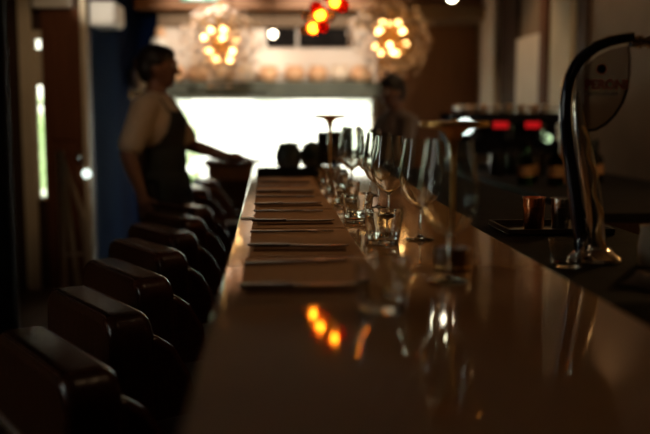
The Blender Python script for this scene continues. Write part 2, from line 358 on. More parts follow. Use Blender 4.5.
# ---------------------------------------------------------------- bar stools
def stool_back(T):            # outline in y-z, wider at the bottom with round shoulders, extruded along x
    W, H1 = .255, .88
    o = [(-.27, .44), (.27, .44), (.285, .46), (.283, .52), (.272, .70)]
    for k in range(9): a = PI/2*k/8; o.append((W-.062+.07*math.cos(a), H1-.066+.066*math.sin(a)))
    for k in range(9): a = PI/2+PI/2*k/8; o.append((-W+.062+.07*math.cos(a), H1-.066+.066*math.sin(a)))
    o += [(-.272, .70), (-.283, .52), (-.285, .46)]
    n = len(o)
    vv = [(0, y, z) for y, z in o]+[(T, y, z) for y, z in o]
    ff = [tuple(reversed(range(n))), tuple(range(n, 2*n))]+[(i, (i+1) % n, (i+1) % n+n, i+n) for i in range(n)]
    return MB().add(vv, ff)
def stool(label, loc, rz):
    t = thing('bar_stool', label, 'bar stool', loc, rz, 'leather bar stools along the counter')
    # local: sits facing +x, back panel at x = 0 .. .115
    b = MB()
    n = 14; H0, H1, W, T = .56, .88, .25, .115
    ys = [-1, -.6, -.2, .2, .6, 1]; zs = [(.44, .285), (.56, .275), (.70, .265), (H1, .25)]
    b = stool_back(T)
    back = b.build('backrest', 'leather', t, True, .042, 6)
    for x in (.012, T-.012):
        pts = [(x, -.276, .50)]
        for k in range(7): a = PI-PI/2*k/6; pts.append((x, -W+.062+.062*math.cos(a), H1-.072+.063*math.sin(a)))
        for k in range(7): a = PI/2-PI/2*k/6; pts.append((x, W-.062+.062*math.cos(a), H1-.072+.063*math.sin(a)))
        pts.append((x, .276, .50))
        MB().tube(pts, .0055, 6).build('piping', 'leather_piping', back)
    for sy in (-1, 1):
        o_ = [(.10, .44), (.225, .44), (.235, .47), (.228, .60), (.205, .72), (.165, .79), (.125, .82), (.10, .825)]
        q_ = len(o_); off = lambda z: .285-.03*max(0, (z-.52)/.36)
        vv = [(x, sy*off(z), z) for x, z in o_]+[(x, sy*(off(z)-.075), z) for x, z in o_]
        ff = [tuple(range(q_)), tuple(reversed(range(q_, 2*q_)))]+[(i, i+q_, (i+1) % q_+q_, (i+1) % q_) for i in range(q_)]
        if sy < 0: ff = [tuple(reversed(f)) for f in ff]
        MB().add(vv, ff).build('side_wing', 'leather', t, True, .022, 4)
    MB().box(.112, .46, -.13, .13, .54, .63).build('seat', 'seat_leather', t, True, .03, 4)
    MB().box(.12, .44, -.13, .13, .51, .545).build('seat_frame', 'dark_wood', t, False, .005)
    for sx, sy in ((.15, -.12), (.15, .12), (.385, -.095), (.385, .095)):
        ox = -.03 if sx < .3 else .02
        MB().tube([(sx+ox, sy*1.25, 0), (sx, sy, .52)], [.013, .019], 8).build('leg', 'dark_wood', t)
    MB().tube([(.397, -.11, .22), (.397, .11, .22)], .010, 8).build('footrest', 'brass', t)
    MB().tube([(.134, -.138, .26), (.134, .138, .26)], .009, 8).build('stretcher', 'dark_wood', t)
    return t
ords = ['nearest', 'second', 'third', 'fourth', 'fifth', 'sixth', 'seventh', 'eighth', 'ninth', 'tenth', 'eleventh', 'twelfth']
RZ = math.radians(30.4)
def stool_spot(i):       # centre of the rear face of the back
    yl = 1.11+.492*i
    return (-.640+.25*math.sin(RZ), yl-.25*math.cos(RZ), 0)
s0 = stool('dark brown leather bar stool, the nearest and cut off at the lower left corner', stool_spot(0), RZ)
lab = lambda i: 'dark brown leather bar stool, %s from the camera along the counter' % ords[i]
for i in range(1, 9):
    jit = random.uniform(-.012, .012)
    clone(s0, stool_spot(i), RZ+jit, lab(i))
for j, y in enumerate((5.98, 6.62)):
    clone(s0, (-.55+.02*j, y, 0), math.radians(14), lab(9+j))

# desk beyond the stools
hd = thing('reception_desk', 'dark brown desk standing beyond the last bar stools', 'desk', (-.33, 7.5, 0))
MB().box(-.17, .24, -.2, .2, .06, .93).build('body', 'panel_wood', hd, False, .005)
MB().box(-.2, .27, -.24, .24, .93, .97).build('top', 'door_wood', hd, False, .005)
MB().box(-.14, .21, -.212, -.2, .2, .82).build('front_panel', 'dark_wood', hd, False, .004)
MB().box(-.15, .22, -.18, .18, 0, .06).build('plinth', 'black_matte', hd, False)

# ---------------------------------------------------------------- place settings
SET = [1.66, 2.12, 2.58, 3.04, 3.50, 3.96]
near = ['nearest', 'second nearest', 'third nearest', 'fourth nearest', 'fifth nearest', 'farthest']
knife_me = fork_me = None
for i, yc in enumerate(SET):
    g = [-.046, .20, yc-.19, yc+.19]
    jx = random.uniform(-.006, .006); jr = random.uniform(-.02, .02)
    o = MB().box(-.123, .123, -.218, .218, 0, .0015).build('placemat', 'kraft', None, False, loc=(.077+jx, yc, 1.0702)); o.rotation_euler.z = jr
    tag(o, 'brown paper placemat on the counter, %s to the camera' % near[i], 'placemat', 'placemats on the counter')
    # folded napkin
    m = MB(); m.box(-.105, .10, -.038, .038, 0, .002).box(-.10, .095, -.036, .034, .002, .004)
    o = m.build('napkin', 'napkin', None, False, .0008, loc=(.07+jx, yc-.125, 1.0729)); o.rotation_euler.z = jr+random.uniform(-.14, .14)
    tag(o, 'dark folded napkin under the knife, %s to the camera' % near[i], 'napkin', 'folded napkins')
    # knife
    k = thing('table_knife', 'dark table knife lying on a napkin, %s to the camera' % near[i], 'knife', (.065+jx, yc-.125, 1.0771), jr+random.uniform(-.2, .2), 'table knives')
    MB().prism_z([(-.115, -.004), (-.11, -.008), (-.02, -.007), (-.02, .007), (-.11, .008), (-.115, .004)], 0, .007).build('handle', 'dark_steel', k, True, .002)
    MB().prism_z([(-.02, -.006), (.07, -.009), (.105, -.004), (.112, .004), (.10, .007), (-.02, .006)], .002, .0045).build('blade', 'dark_steel', k, False)
    # fork
    f = thing('table_fork', 'dark table fork lying on a placemat, %s to the camera' % near[i], 'fork', (.06+jx, yc+.135, 1.0735), jr+random.uniform(-.22, .22), 'table forks')
    MB().prism_z([(-.105, -.008), (-.11, 0), (-.105, .008), (.03, .0035), (.03, -.0035)], .001, .006).build('handle', 'dark_steel', f, True, .0015)
    MB().prism_z([(.03, -.0035), (.03, .0035), (.045, .011), (.06, .012), (.06, -.012), (.045, -.011)], .002, .006).build('head', 'dark_steel', f, False)
    for q in range(4):
        y = -.0105+q*.007
        MB().box(.06, .10, y-.0013, y+.0013, .003, .0055).build('tine', 'dark_steel', f, False)
tag(MB().box(-.02, .02, -.012, .012, 0, .004).build('white_card', 'white_plastic', None, False, .001, loc=(-.062, 2.58, 1.0702)), 'small white card at the edge of the counter', 'card')

# ---------------------------------------------------------------- glasses
def wine_mesh(H=.257, R=.054, rim=.040):
    out = []; zb = .088
    foot = [(0, 0), (.034, 0), (.036, .0015), (.034, .003), (.012, .007), (.0045, .014), (.0036, .03), (.0036, zb-.012)]
    bowl = [(.008, zb-.004), (.022, zb+.004), (.038, zb+.018), (.048, zb+.036), (R, zb+.060), (R, zb+.078), (R-.004, zb+.110), (rim+.003, H-.018), (rim, H)]
    inner = [(max(r-.0014, 0), z+(.0014 if i < 4 else 0)) for i, (r, z) in enumerate(bowl)]
    inner[-1] = (rim-.001, H)
    prof = foot+bowl+list(reversed(inner))+[(0, zb-.001)]
    return MB().lathe(prof, 36)
wg_me = None
def wine(x, y, label, s=1):
    global wg_me
    if wg_me is None:
        o = wine_mesh().build('wine_glass', 'clear_glass'); wg_me = o.data
    else: o = bpy.data.objects.new('wine_glass', wg_me); C.objects.link(o)
    o.location = (x, y, 1.0701); o.rotation_euler.z = random.uniform(0, 6); o.scale = (s, s, s)
    return tag(o, label, 'wine glass', 'wine glasses on the counter')
WG = [(.322, 1.60), (.36, 2.13), (.335, 2.52), (.345, 2.84), (.365, 3.26), (.32, 3.50), (.355, 3.92), (.32, 4.22)]
for i, (x, y) in enumerate(WG):
    wine(x, y, 'clear empty wine glass, %s in the row on the counter' % (['nearest', 'second nearest', 'third nearest', 'fourth nearest', 'fifth nearest', 'sixth nearest', 'seventh nearest', 'farthest'][i]), 1.0 if i == 0 else random.uniform(.925, .95))
tb_me = None
def tumbler(x, y, label, s=1):
    global tb_me
    if tb_me is None:
        prof = [(0, 0), (.034, 0), (.0365, .003), (.041, .04), (.045, .078), (.0435, .078), (.0385, .04), (.034, .012), (.03, .010), (0, .0095)]
        o = MB().lathe(prof, 32).build('tumbler', 'clear_glass'); tb_me = o.data
    else: o = bpy.data.objects.new('tumbler', tb_me); C.objects.link(o)
    o.location = (x, y, 1.0701); o.scale = (s, s, s)
    return tag(o, label, 'glass', 'water tumblers on the counter')
TB = [(.175, 1.38), (.265, 2.08), (.245, 2.50), (.25, 2.92), (.25, 3.34), (.25, 3.73)]
for i, (x, y) in enumerate(TB): tumbler(x, y, 'clear water tumbler behind the placemats, %s to the camera' % near[i])

# ---------------------------------------------------------------- slim brass table lamps
def table_lamp(x, y, label):
    t = thing('table_lamp', label, 'table lamp', (x, y, 1.0701), 0, 'slim brass table lamps')
    b = MB().lathe([(0, 0), (.036, 0), (.0375, .002), (.0375, .040), (.0355, .043), (0, .043)], 32).build('base', 'amber_wood', t)
    MB().lathe([(.0377, .006), (.0382, .008), (.0377, .010)], 32).build('band', 'brass', b)
    MB().lathe([(0, .043), (.0055, .043), (.0062, .235), (0, .236)], 16).build('stem', 'brass', t)
    d = MB().lathe([(0, .228), (.0075, .228), (.010, .246), (.016, .262), (.028, .273), (.063, .277), (.067, .279), (.067, .287), (.063, .289), (0, .289)], 40).build('disc_shade', 'brass', t)
    MB().lathe([(0, .289), (.006, .289), (.005, .292), (0, .2925)], 16).build('touch_button', 'brass', d)
    return t
table_lamp(.356, 1.73, 'slim brass table lamp with flat disc top beside the nearest wine glass')
table_lamp(.26, 3.88, 'slim brass table lamp with flat disc top, standing against the bright window')

# ---------------------------------------------------------------- far end of the counter
tray = thing('serving_tray', 'black serving tray on the far part of the counter', 'tray', (.10, 4.32, 1.0701))
MB().box(-.16, .13, -.13, .13, 0, .008).build('base', 'black_matte', tray, False, .003)
MB().box(-.16, .13, -.13, -.12, .008, .03).box(-.16, .13, .12, .13, .008, .03).box(-.16, -.15, -.12, .12, .008, .03).box(.12, .13, -.12, .12, .008, .03).build('rim', 'black_matte', tray, False)
def planter(x, y, s, label):
    t = thing('planter', label, 'planter', (x, y, 1.0701), 0, 'dark planters at the far end')
    MB().lathe([(0, 0), (.05*s, 0), (.075*s, .03*s), (.085*s, .08*s), (.075*s, .13*s), (.062*s, .15*s), (.058*s, .148*s), (.068*s, .12*s), (.07*s, .09*s), (0, .085*s)], 24).build('pot', 'teal_glaze', t)
    MB().ball((0, 0, .1*s), (.064*s, .064*s, .025*s), 14, 8).build('soil', 'black_matte', t)
    for k in range(16):
        a = 2*PI*k/16+random.uniform(-.2, .2); L = random.uniform(.04, .075)*s; z = .115*s
        dx, dy = math.cos(a), math.sin(a)
        pts = [(dx*.01, dy*.01, z), (dx*L*.6, dy*L*.6, z+L*.7), (dx*L*1.1, dy*L*1.1, z+L*.6)]
        MB().tube(pts, [.003, .011, .002], 5).build('leaf', 'dark_leaf', t)
planter(.10, 4.72, .82, 'dark round potted plant on the counter, left of the far brass lamp')
planter(.235, 4.86, .82, 'dark round potted plant on the counter, nearest the far brass lamp')
mon = thing('order_terminal', 'dark order terminal screen standing behind the far brass lamp', 'terminal', (.335, 4.60, 1.0701), .05)
MB().box(-.06, .06, -.05, .05, 0, .012).build('foot', 'black_matte', mon, False, .003)
MB().box(-.015, .015, .0, .02, .012, .08).build('neck', 'black_matte', mon, False)
MB().box(-.092, .092, -.012, .0, .03, .20).build('screen_housing', 'teal_glaze', mon, False, .004)
MB().box(-.082, .082, -.0135, -.012, .04, .19).build('screen', 'black_gloss', mon, False)

# ---------------------------------------------------------------- beer tap
TY = 1.95
tap = thing('beer_tap', 'tall curved dark blue and chrome beer tap with an oval logo plate', 'beer tap', (0, 0, 0))
MB().lathe([(0, 1.0452), (.058, 1.0452), (.060, 1.048), (.058, 1.055), (.045, 1.062), (.036, 1.075), (0, 1.076)], 36, (.722, TY, 0)).build('base', 'chrome', tap)
band_pts = [(.694, 1.062), (.688, 1.10), (.680, 1.15), (.671, 1.205), (.662, 1.255), (.654, 1.30), (.6475, 1.345), (.645, 1.385), (.647, 1.42), (.654, 1.45), (.667, 1.478), (.686, 1.500), (.710, 1.517), (.738, 1.528), (.765, 1.534), (.790, 1.537)]
MB().ribbon(band_pts, [.027, .027, .027, .027, .026, .026, .025, .024, .024, .024, .024, .024, .024, .023, .022, .021], TY-.014, TY+.014).build('neck_band', 'tap_blue', tap)
col_pts = [(.730, 1.062), (.726, 1.10), (.720, 1.15), (.711, 1.205), (.701, 1.255), (.691, 1.30), (.680, 1.345), (.673, 1.385), (.671, 1.42)]
MB().ribbon(col_pts, [.036, .037, .037, .036, .034, .029, .022, .014, .006], TY-.014, TY+.014).build('column', 'chrome', tap)
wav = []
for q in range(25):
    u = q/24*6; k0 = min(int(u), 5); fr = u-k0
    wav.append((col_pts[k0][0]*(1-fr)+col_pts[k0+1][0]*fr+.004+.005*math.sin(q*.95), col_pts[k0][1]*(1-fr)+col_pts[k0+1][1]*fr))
MB().ribbon(wav, [.010-.0055*q/24+.002*math.sin(q*1.7) for q in range(25)], TY-.020, TY-.010).build('trim_strip', 'brass', tap)  # wavy brass standing in for gold reflections in the chrome column
plate_out = [(.678, 1.345), (.664, 1.385), (.664, 1.42), (.672, 1.452), (.690, 1.477), (.715, 1.497), (.745, 1.511), (.782, 1.519),
             (.7865, 1.49), (.787, 1.46), (.783, 1.427), (.773, 1.396), (.758, 1.370), (.738, 1.350), (.715, 1.337), (.695, 1.335)]
pl = MB().prism(plate_out, TY-.006, TY+.006).build('logo_plate', 'badge_plate', tap, False)
MB().tube([(x, TY, z) for x, z in plate_out[7:11]], .0028, 8).build('plate_rim', 'chrome', pl)
MB().tube([(x, TY, z) for x, z in plate_out[10:]]+[(.680, TY, 1.343)], .0032, 8).build('plate_rim', 'tap_blue', pl)
MB().lathe([(0, 0), (.0105, 0), (.0105, .0012), (0, .0012)], 24, axis='y').build('logo_emblem', 'logo_red', pl, loc=(.721, TY-.0078, 1.468))
MB().lathe([(.0072, 0), (.0078, .0006), (.0084, 0)], 24, axis='y').build('logo_emblem_ring', 'logo_dark', pl, loc=(.721, TY-.0084, 1.468))
def text(body, name, m, parent, loc, width, bold=0):
    cu = bpy.data.curves.new(name, 'FONT'); cu.body = body; cu.align_x = 'CENTER'; cu.size = .02; cu.extrude = .0004; cu.offset = bold
    o = bpy.data.objects.new(name+'_curve', cu); C.objects.link(o)
    bpy.context.view_layer.update()
    me = bpy.data.meshes.new_from_object(o.evaluated_get(bpy.context.evaluated_depsgraph_get()))
    C.objects.unlink(o); bpy.data.objects.remove(o)
    xs = [v.co.x for v in me.vertices]; s = width/(max(xs)-min(xs))
    me.transform(Matrix.Rotation(PI/2, 4, 'X') @ Matrix.Diagonal((s, s, 1, 1)))
    return link(name, me, m, parent, False, loc=loc)
text('PERONI', 'logo_lettering', 'logo_red', pl, (.733, TY-.0070, 1.426), .092, .0006)
text('NASTRO AZZURRO', 'logo_small_lettering', 'logo_dark', pl, (.724, TY-.0070, 1.412), .070, .0003)
fc = MB().lathe([(0, 0), (.012, 0), (.012, .014), (.0145, .016), (.0145, .024), (.010, .027), (.010, .036), (.0135, .038), (.0135, .046), (.009, .05), (.009, .085), (0, .086)], 20, (.786, TY, 1.527), 'x').build('faucet', 'chrome', tap)
MB().tube([(.862, TY, 1.527), (.872, TY, 1.515), (.874, TY, 1.47)], [.009, .009, .007], 10).build('spout', 'chrome', fc)
MB().tube([(.84, TY, 1.532), (.842, TY-.005, 1.60), (.846, TY-.01, 1.66)], [.006, .010, .013], 10).build('handle', 'black_gloss', fc)

# ---------------------------------------------------------------- things on the service rail
RZ0 = 1.0452
dt = thing('drip_tray', 'long black drip tray under the metal cups', 'tray', (.765, 2.46, RZ0))
MB().box(-.13, .16, -.11, .11, 0, .006).build('base', 'black_gloss', dt, False, .002)
MB().box(-.13, .16, -.11, -.104, .006, .018).box(-.13, .16, .104, .11, .006, .018).box(-.13, -.124, -.104, .104, .006, .018).box(.154, .16, -.104, .104, .006, .018).build('rim', 'dark_steel', dt, False)
def cup(x, y, m, label, h=.085, r=.031):
    t = thing('metal_cup', label, 'cup', (x, y, RZ0+.0065), 0, 'metal cups on the drip tray')
    MB().lathe([(0, 0), (r*.86, 0), (r*.9, .003), (r, h), (r-.0015, h), (r*.88, .005), (0, .005)], 28).build('body', m, t)
    MB().closed_lathe([(r-.001, h-.001), (r+.0018, h-.001), (r+.0018, h+.002), (r-.001, h+.002)], 28).build('rolled_rim', m, t)
    MB().closed_lathe([(r*.975, h*.72), (r*.995, h*.72), (r*.998, h*.75), (r*.975, h*.75)], 28).build('groove_band', m, t)
cup(.738, 2.47, 'copper', 'copper cup on the black drip tray')
cup(.808, 2.44, 'steel', 'steel cup beside the copper cup, left of the beer tap')
# low glasses by the tap
def rail_glass(x, y, label, s):
    o = bpy.data.objects.new('tumbler', tb_me); C.objects.link(o); o.location = (x, y, RZ0); o.scale = (s, s, s*.8)
    return tag(o, label, 'glass', 'tumblers on the service rail')
rail_glass(.640, 1.89, 'low glass on the black rail, just left of the beer tap base', .9)
# folded bar towel
def towel(x, y, rz):
    m = MB(); nx, ny = 18, 14; vv = []; ff = []
    for j in range(ny+1):
        for i in range(nx+1):
            u = i/nx-.5; v = j/ny-.5
            e = min(1, (.5-abs(u))*9)*min(1, (.5-abs(v))*9)
            vv.append((u*.20, v*.15, .002+e*(.018+.006*math.sin(u*17+v*6)+.004*math.sin(v*23))))
    for j in range(ny):
        for i in range(nx): a = j*(nx+1)+i; ff.append((a, a+1, a+nx+2, a+nx+1))
    base = len(vv); vv += [(p[0], p[1], 0) for p in vv]; ff += [tuple(base+q for q in reversed(f)) for f in ff]
    m.add(vv, ff); o = m.build('bar_towel', 'towel', loc=(x, y, RZ0)); o.rotation_euler.z = rz
    tag(o, 'crumpled brown bar towel on the rail right of the beer tap', 'towel')
towel(.80, 1.66, .4)
jug = thing('ceramic_jug', 'small cream jug at the right edge of the photo', 'jug', (.825, 1.88, RZ0))
MB().lathe([(0, 0), (.026, 0), (.03, .01), (.032, .045), (.027, .075), (.029, .088), (.026, .088), (.024, .07), (.028, .04), (.026, .012), (0, .01)], 24).build('body', 'pale_wood', jug)
MB().tube([(.028, 0, .07), (.05, 0, .06), (.05, 0, .03), (.03, 0, .02)], .004, 8).build('handle', 'pale_wood', jug)
# bar mat
bm_ = thing('bar_mat', 'black ribbed rubber bar mat on the service rail', 'bar mat', (.70, 1.36, RZ0))
MB().box(-.13, .2, -.12, .12, 0, .005).build('base', 'black_matte', bm_, False)
for k in range(14): MB().box(-.125, .195, -.114+k*.017, -.108+k*.017, .005, .010).build('rib', 'black_matte', bm_, False)

# ---------------------------------------------------------------- bottles on the service rail, farther along
bt_me = {}
def bottle(x, y, z, kind, label, m):
    if kind not in bt_me:
        prof = {'tall': [(0, 0), (.034, 0), (.037, .004), (.037, .19), (.030, .215), (.015, .245), (.0135, .30), (.0155, .302), (.0155, .315), (0, .315)],
                'squat': [(0, 0), (.042, 0), (.045, .005), (.046, .12), (.040, .15), (.016, .172), (.014, .215), (.017, .217), (.017, .228), (0, .228)]}[kind]
        bt_me[kind] = MB().lathe(prof, 20)
    t = thing('bottle', label, 'bottle', (x, y, z), 0, 'bottles behind the bar')
    bt_me[kind].build('body', m, t)
    zt = .315 if kind == 'tall' else .228
    MB().lathe([(0, zt), (.013, zt), (.013, zt+.022), (0, zt+.022)], 14).build('stopper', 'black_matte', t)
    r = .0376 if kind == 'tall' else .0465
    MB().closed_lathe([(r-.002, .05), (r, .05), (r, .11), (r-.002, .11)], 20).build('paper_label', 'kraft', t)
B = [(1.44, 5.0, 'squat', 'bottle_glass'), (1.52, 5.18, 'squat', 'black_gloss'), (1.60, 4.96, 'squat', 'bottle_glass'), (1.70, 5.14, 'squat', 'amber_wood'), (1.80, 4.98, 'squat', 'bottle_glass'), (1.90, 5.16, 'squat', 'black_gloss')]
BL = ['dark squat bottle, leftmost of the row on the back bar', 'black squat bottle, second from the left on the back bar', 'dark green squat bottle, third from the left on the back bar',
      'amber squat bottle, fourth from the left on the back bar', 'dark squat bottle, fifth from the left on the back bar', 'black squat bottle, rightmost of the row on the back bar']
for (x, y, k, m), lb in zip(B, BL): bottle(x, y, .9602, k, lb, m)

# ---------------------------------------------------------------- coffee machine with red displays
em = thing('coffee_machine', 'dark coffee machine with two red lit displays', 'coffee machine', (1.72, 6.55, .9602))
MB().box(-.40, .40, .02, .42, .05, .40).build('body', 'black_matte', em, False, .012)
MB().box(-.40, .40, -.10, .42, .32, .40).build('head', 'black_matte', em, False, .012)
MB().box(-.40, .40, -.12, .04, .05, .09).build('drip_tray', 'dark_steel', em, False, .004)
for x in (-.055, .18):
    d = MB().box(x-.055, x+.055, -.108, -.10, .29, .335).build('display', 'display_red', em, False, .002)
    MB().box(x-.063, x+.063, -.104, -.098, .282, .343).build('bezel', 'black_gloss', d, False, .002)
for x in (-.22, .02, .26):
    gh = MB().lathe([(0, .20), (.03, .20), (.034, .22), (.034, .26), (.04, .27), (.04, .32), (0, .32)], 18, (x, -.04, 0)).build('group_head', 'steel', em)
    MB().tube([(x, -.07, .225), (x, -.20, .215)], [.012, .015], 10).build('portafilter_handle', 'black_matte', gh)
MB().lathe([(0, 0), (.028, 0), (.030, .004), (.024, .014), (0, .016)], 20, axis='y').build('indicator_light', 'green_led', em, loc=(.29, -.115, .215)).scale = (1, -1, 1)
MB().tube([(.36, -.05, .30), (.37, -.13, .22), (.37, -.13, .10)], .006, 8).build('steam_wand', 'steel', em)
for x in (-.34, .34):
    for y in (.06, .38): MB().lathe([(0, 0), (.02, 0), (.02, .05), (0, .05)], 12, (x, y, 0)).build('foot', 'steel', em)
MB().tube([(-.39, -.08, .43), (.39, -.08, .43)], .006, 8).build('cup_rail', 'steel', em)
for x in (-.39, .39): MB().tube([(x, -.08, .395), (x, -.08, .43)], .006, 8).build('rail_post', 'steel', em)
# cups stacked on the machine
cc_me = None
COLS = ['cream_glaze', 'peach_glaze']
n = 0
for k, x in enumerate((-.34, -.245, -.15, -.055, .04, .135, .23, .325)):
    m_ = 'peach_glaze' if k in (1, 2, 6) else 'cream_glaze'
    t = thing('coffee_cup', '%s coffee cup on the coffee machine, %s from the left' % ('peach' if m_[0] == 'p' else 'cream', ['first', 'second', 'third', 'fourth', 'fifth', 'sixth', 'seventh', 'eighth', 'ninth'][k]), 'cup', (1.72+x, 6.60, 1.3605), random.uniform(1.2, 1.9), 'cups on the coffee machine')
    MB().lathe([(0, 0), (.022, 0), (.024, .004), (.034, .03), (.037, .06), (.035, .06), (.032, .03), (.022, .008), (0, .007)], 20).build('body', m_, t)
    MB().tube([(.035, 0, .05), (.054, 0, .045), (.052, 0, .022), (.032, 0, .018)], .0035, 6).build('handle', m_, t)
# round work lamp
wl = thing('work_lamp', 'small round lit white lamp behind the near brass lamp', 'lamp', (1.29, 6.2, 0))
wl.location = (1.37, 6.28, .9602)
MB().lathe([(0, 0), (.03, 0), (.03, .008), (.006, .014), (.006, .25), (0, .25)], 16).build('stand', 'black_matte', wl)
MB().ball((0, 0, .305), .058, 20, 12).build('globe', 'lamp_cool', wl)
# plate rack of dark objects between
for k, (x, y) in enumerate(((1.47, 5.75), (1.60, 5.85), (1.73, 5.75))):
    t = thing('storage_canister', 'dark steel canister on the back bar, %s of three' % ('leftmost', 'middle', 'rightmost')[k], 'canister', (x, y, .9602), 0, 'canisters on the back bar')
    MB().lathe([(0, 0), (.05, 0), (.052, .004), (.052, .14), (0, .14)], 22).build('body', 'dark_steel', t)
    MB().lathe([(0, .1402), (.054, .1402), (.054, .155), (.01, .162), (.012, .18), (0, .182)], 22).build('lid', 'black_matte', t)

# ================================================================= HANGING LIGHTS
spoke_src = {}
def chandelier(x, y, z, R, label, tilt):
    t = thing('globe_chandelier', label, 'chandelier', (x, y, z), tilt, 'globe chandeliers by the window')
    MB().ball((0, 0, 0), .07, 16, 10).build('hub', 'brass', t)
    MB().tube([(0, 0, .06), (0, 0, 2.94-z)], .008, 8).build('hanging_rod', 'brass', t)
    MB().lathe([(0, 2.91-z), (.06, 2.91-z), (.06, 2.945-z), (0, 2.945-z)], 20).build('ceiling_canopy', 'brass', t)
    # bulbs in a cage: two rings
    first = None; arm0 = None
    k = 0
    for zz, n, rr, off in ((.15, 3, .10, .9), (.075, 4, .17, .2), (-.075, 4, .17, .9), (-.15, 3, .10, .1)):
        for j in range(n):
            a = 2*PI*j/n+off
            p = Vector((rr*math.cos(a), rr*math.sin(a), zz+random.uniform(-.015, .015)))
            if first is None:
                arm0 = MB().tube([(0, 0, .05), (0, 0, .152)], .006, 6).build('bulb_arm', 'brass', t)
                first = MB().ball((0, 0, .170), .0225, 14, 10).build('bulb', 'bulb', arm0)
                arm = arm0
            else:
                arm = share(arm0, t); share(first, arm)
            arm.rotation_mode = 'QUATERNION'; arm.rotation_quaternion = p.to_track_quat('Z', 'Y')
    # florets on fine wires over the whole sphere
    N = 220; g0 = f0 = None
    for i in range(N):
        zz = 1-2*(i+.5)/N; a = i*2.399963; s = math.sqrt(1-zz*zz)
        d = Vector((s*math.cos(a), s*math.sin(a), zz))
        if g0 is None:
            g0 = MB().tube([(0, 0, .06), (0, 0, 1.0*R)], .0022, 4).build('wire', 'brass', t)
            m = MB()
            for q in range(6):
                b = 2*PI*q/6; c_, s_ = math.cos(b), math.sin(b)
                m.add([(0, 0, R), (.020*c_-.009*s_, .020*s_+.009*c_, R+.006), (.042*c_, .042*s_, R+.014), (.020*c_+.009*s_, .020*s_-.009*c_, R+.006), (.02*c_, .02*s_, R+.001)],
                      [(0, 3, 2, 1), (0, 1, 4), (1, 2, 4), (2, 3, 4), (3, 0, 4)])
            f0 = m.build('floret', 'floret_glass', g0, False); g = g0
        else:
            g = share(g0, t); share(f0, g)
        g.rotation_mode = 'QUATERNION'; g.rotation_quaternion = d.to_track_quat('Z', 'Y'); q_ = random.uniform(.72, 1.05); g.scale = (q_, q_, q_)
chandelier(-.473, 9.0, 2.01, .40, 'round dandelion chandelier with glowing bulbs, left one above the waiter', .0)
chandelier(1.197, 9.0, 2.085, .42, 'round dandelion chandelier with glowing bulbs, right one above the bartender', .55)

# amber cluster pendant
ap = thing('amber_pendant', 'cluster pendant of red and amber glass balls above the counter', 'pendant light', (.271, 4.40, 0))
MB().tube([(0, 0, 1.95), (.02, 0, 2.945)], .006, 8).build('cord', 'black_matte', ap)
MB().lathe([(0, 2.92), (.05, 2.92), (.05, 2.945), (0, 2.945)], 20, (.02, 0, 0)).build('ceiling_canopy', 'black_matte', ap)
for (x, z, r, gm, lit) in ((-.062, 1.812, .036, 'amber_glass', 1), (-.028, 1.878, .038, 'amber_glass', 1), (.052, 1.945, .036, 'amber_glass', 1), (-.046, 1.915, .030, 'red_glass', 0),
                           (-.012, 1.818, .032, 'red_glass', 0), (.092, 1.93, .034, 'red_glass', 0), (-.098, 1.87, .024, 'smoke_glass', 0), (-.110, 1.80, .024, 'smoke_glass', 0), (.02, 1.99, .036, 'red_glass', 0), (.028, 1.87, .026, 'smoke_glass', 0)):
    x *= .91; z = 1.38+.9035*(z-1.38); y = random.uniform(-.03, .03)
    g = MB().ball((x, y, z), r, 20, 12).build('glass_ball', gm, ap)
    if lit: MB().ball((x, y, z), r*.70, 14, 10).build('bulb', 'bulb_yellow', g)
    MB().tube([(x, y, z+r*.9), (.01, 0, 2.05)], .0022, 5).build('hanger', 'black_matte', g)

def globe_pendant(x, y, z, r, m, label):
    t = thing('globe_pendant', label, 'pendant light', (x, y, z), 0)
    MB().ball((0, 0, 0), r, 18, 12).build('globe', m, t)
    MB().lathe([(0, r*.9), (r*.5, r*.9), (r*.4, r*1.5), (0, r*1.55)], 14).build('cap', 'black_matte', t)
    MB().tube([(0, 0, r*1.4), (0, 0, 2.945-z)], .003, 6).build('cord', 'black_matte', t)
globe_pendant(.042, 8.5, 2.077, .034, 'bulb_white', 'small round white pendant light between the two chandeliers')
globe_pendant(1.085, 5.4, 2.045, .034, 'bulb_white', 'small round white pendant light over the bartender, at the top edge')

# unseen ceiling lights added to warm the counter and the bar wall
def fill_downlight(x, y, power, label, blend=.6, size=1.5, col=(1, .62, .32)):
    t = thing('downlight', label, 'ceiling light', (x, y, 2.93), 0, 'recessed ceiling downlights')
    MB().closed_lathe([(.045, -.01), (.065, -.01), (.065, .018), (.045, .018)], 24).build('trim_ring', 'black_matte', t)
    l = bpy.data.lights.new('spot', 'SPOT'); l.energy = power; l.color = col; l.spot_size = size; l.spot_blend = blend; l.shadow_soft_size = .04
    lo = bpy.data.objects.new('spot', l); C.objects.link(lo); lo.parent = t; lo.location = (0, 0, -.02)
for k, (y, p, nm) in enumerate(((1.9, 12, 'nearest'), (2.6, 19, 'second nearest'), (3.3, 22, 'middle'), (4.0, 22, 'second farthest'), (4.7, 16, 'farthest'))):
    fill_downlight(.12, y, p, 'recessed ceiling downlight over the counter, %s of five' % nm, 1.0, .62)
fill_downlight(1.95, 5.9, 16, 'recessed ceiling downlight over the back bar', size=1.9)
fill_downlight(1.7, 7.6, 30, 'recessed ceiling downlight by the pale wall panels', size=1.9)
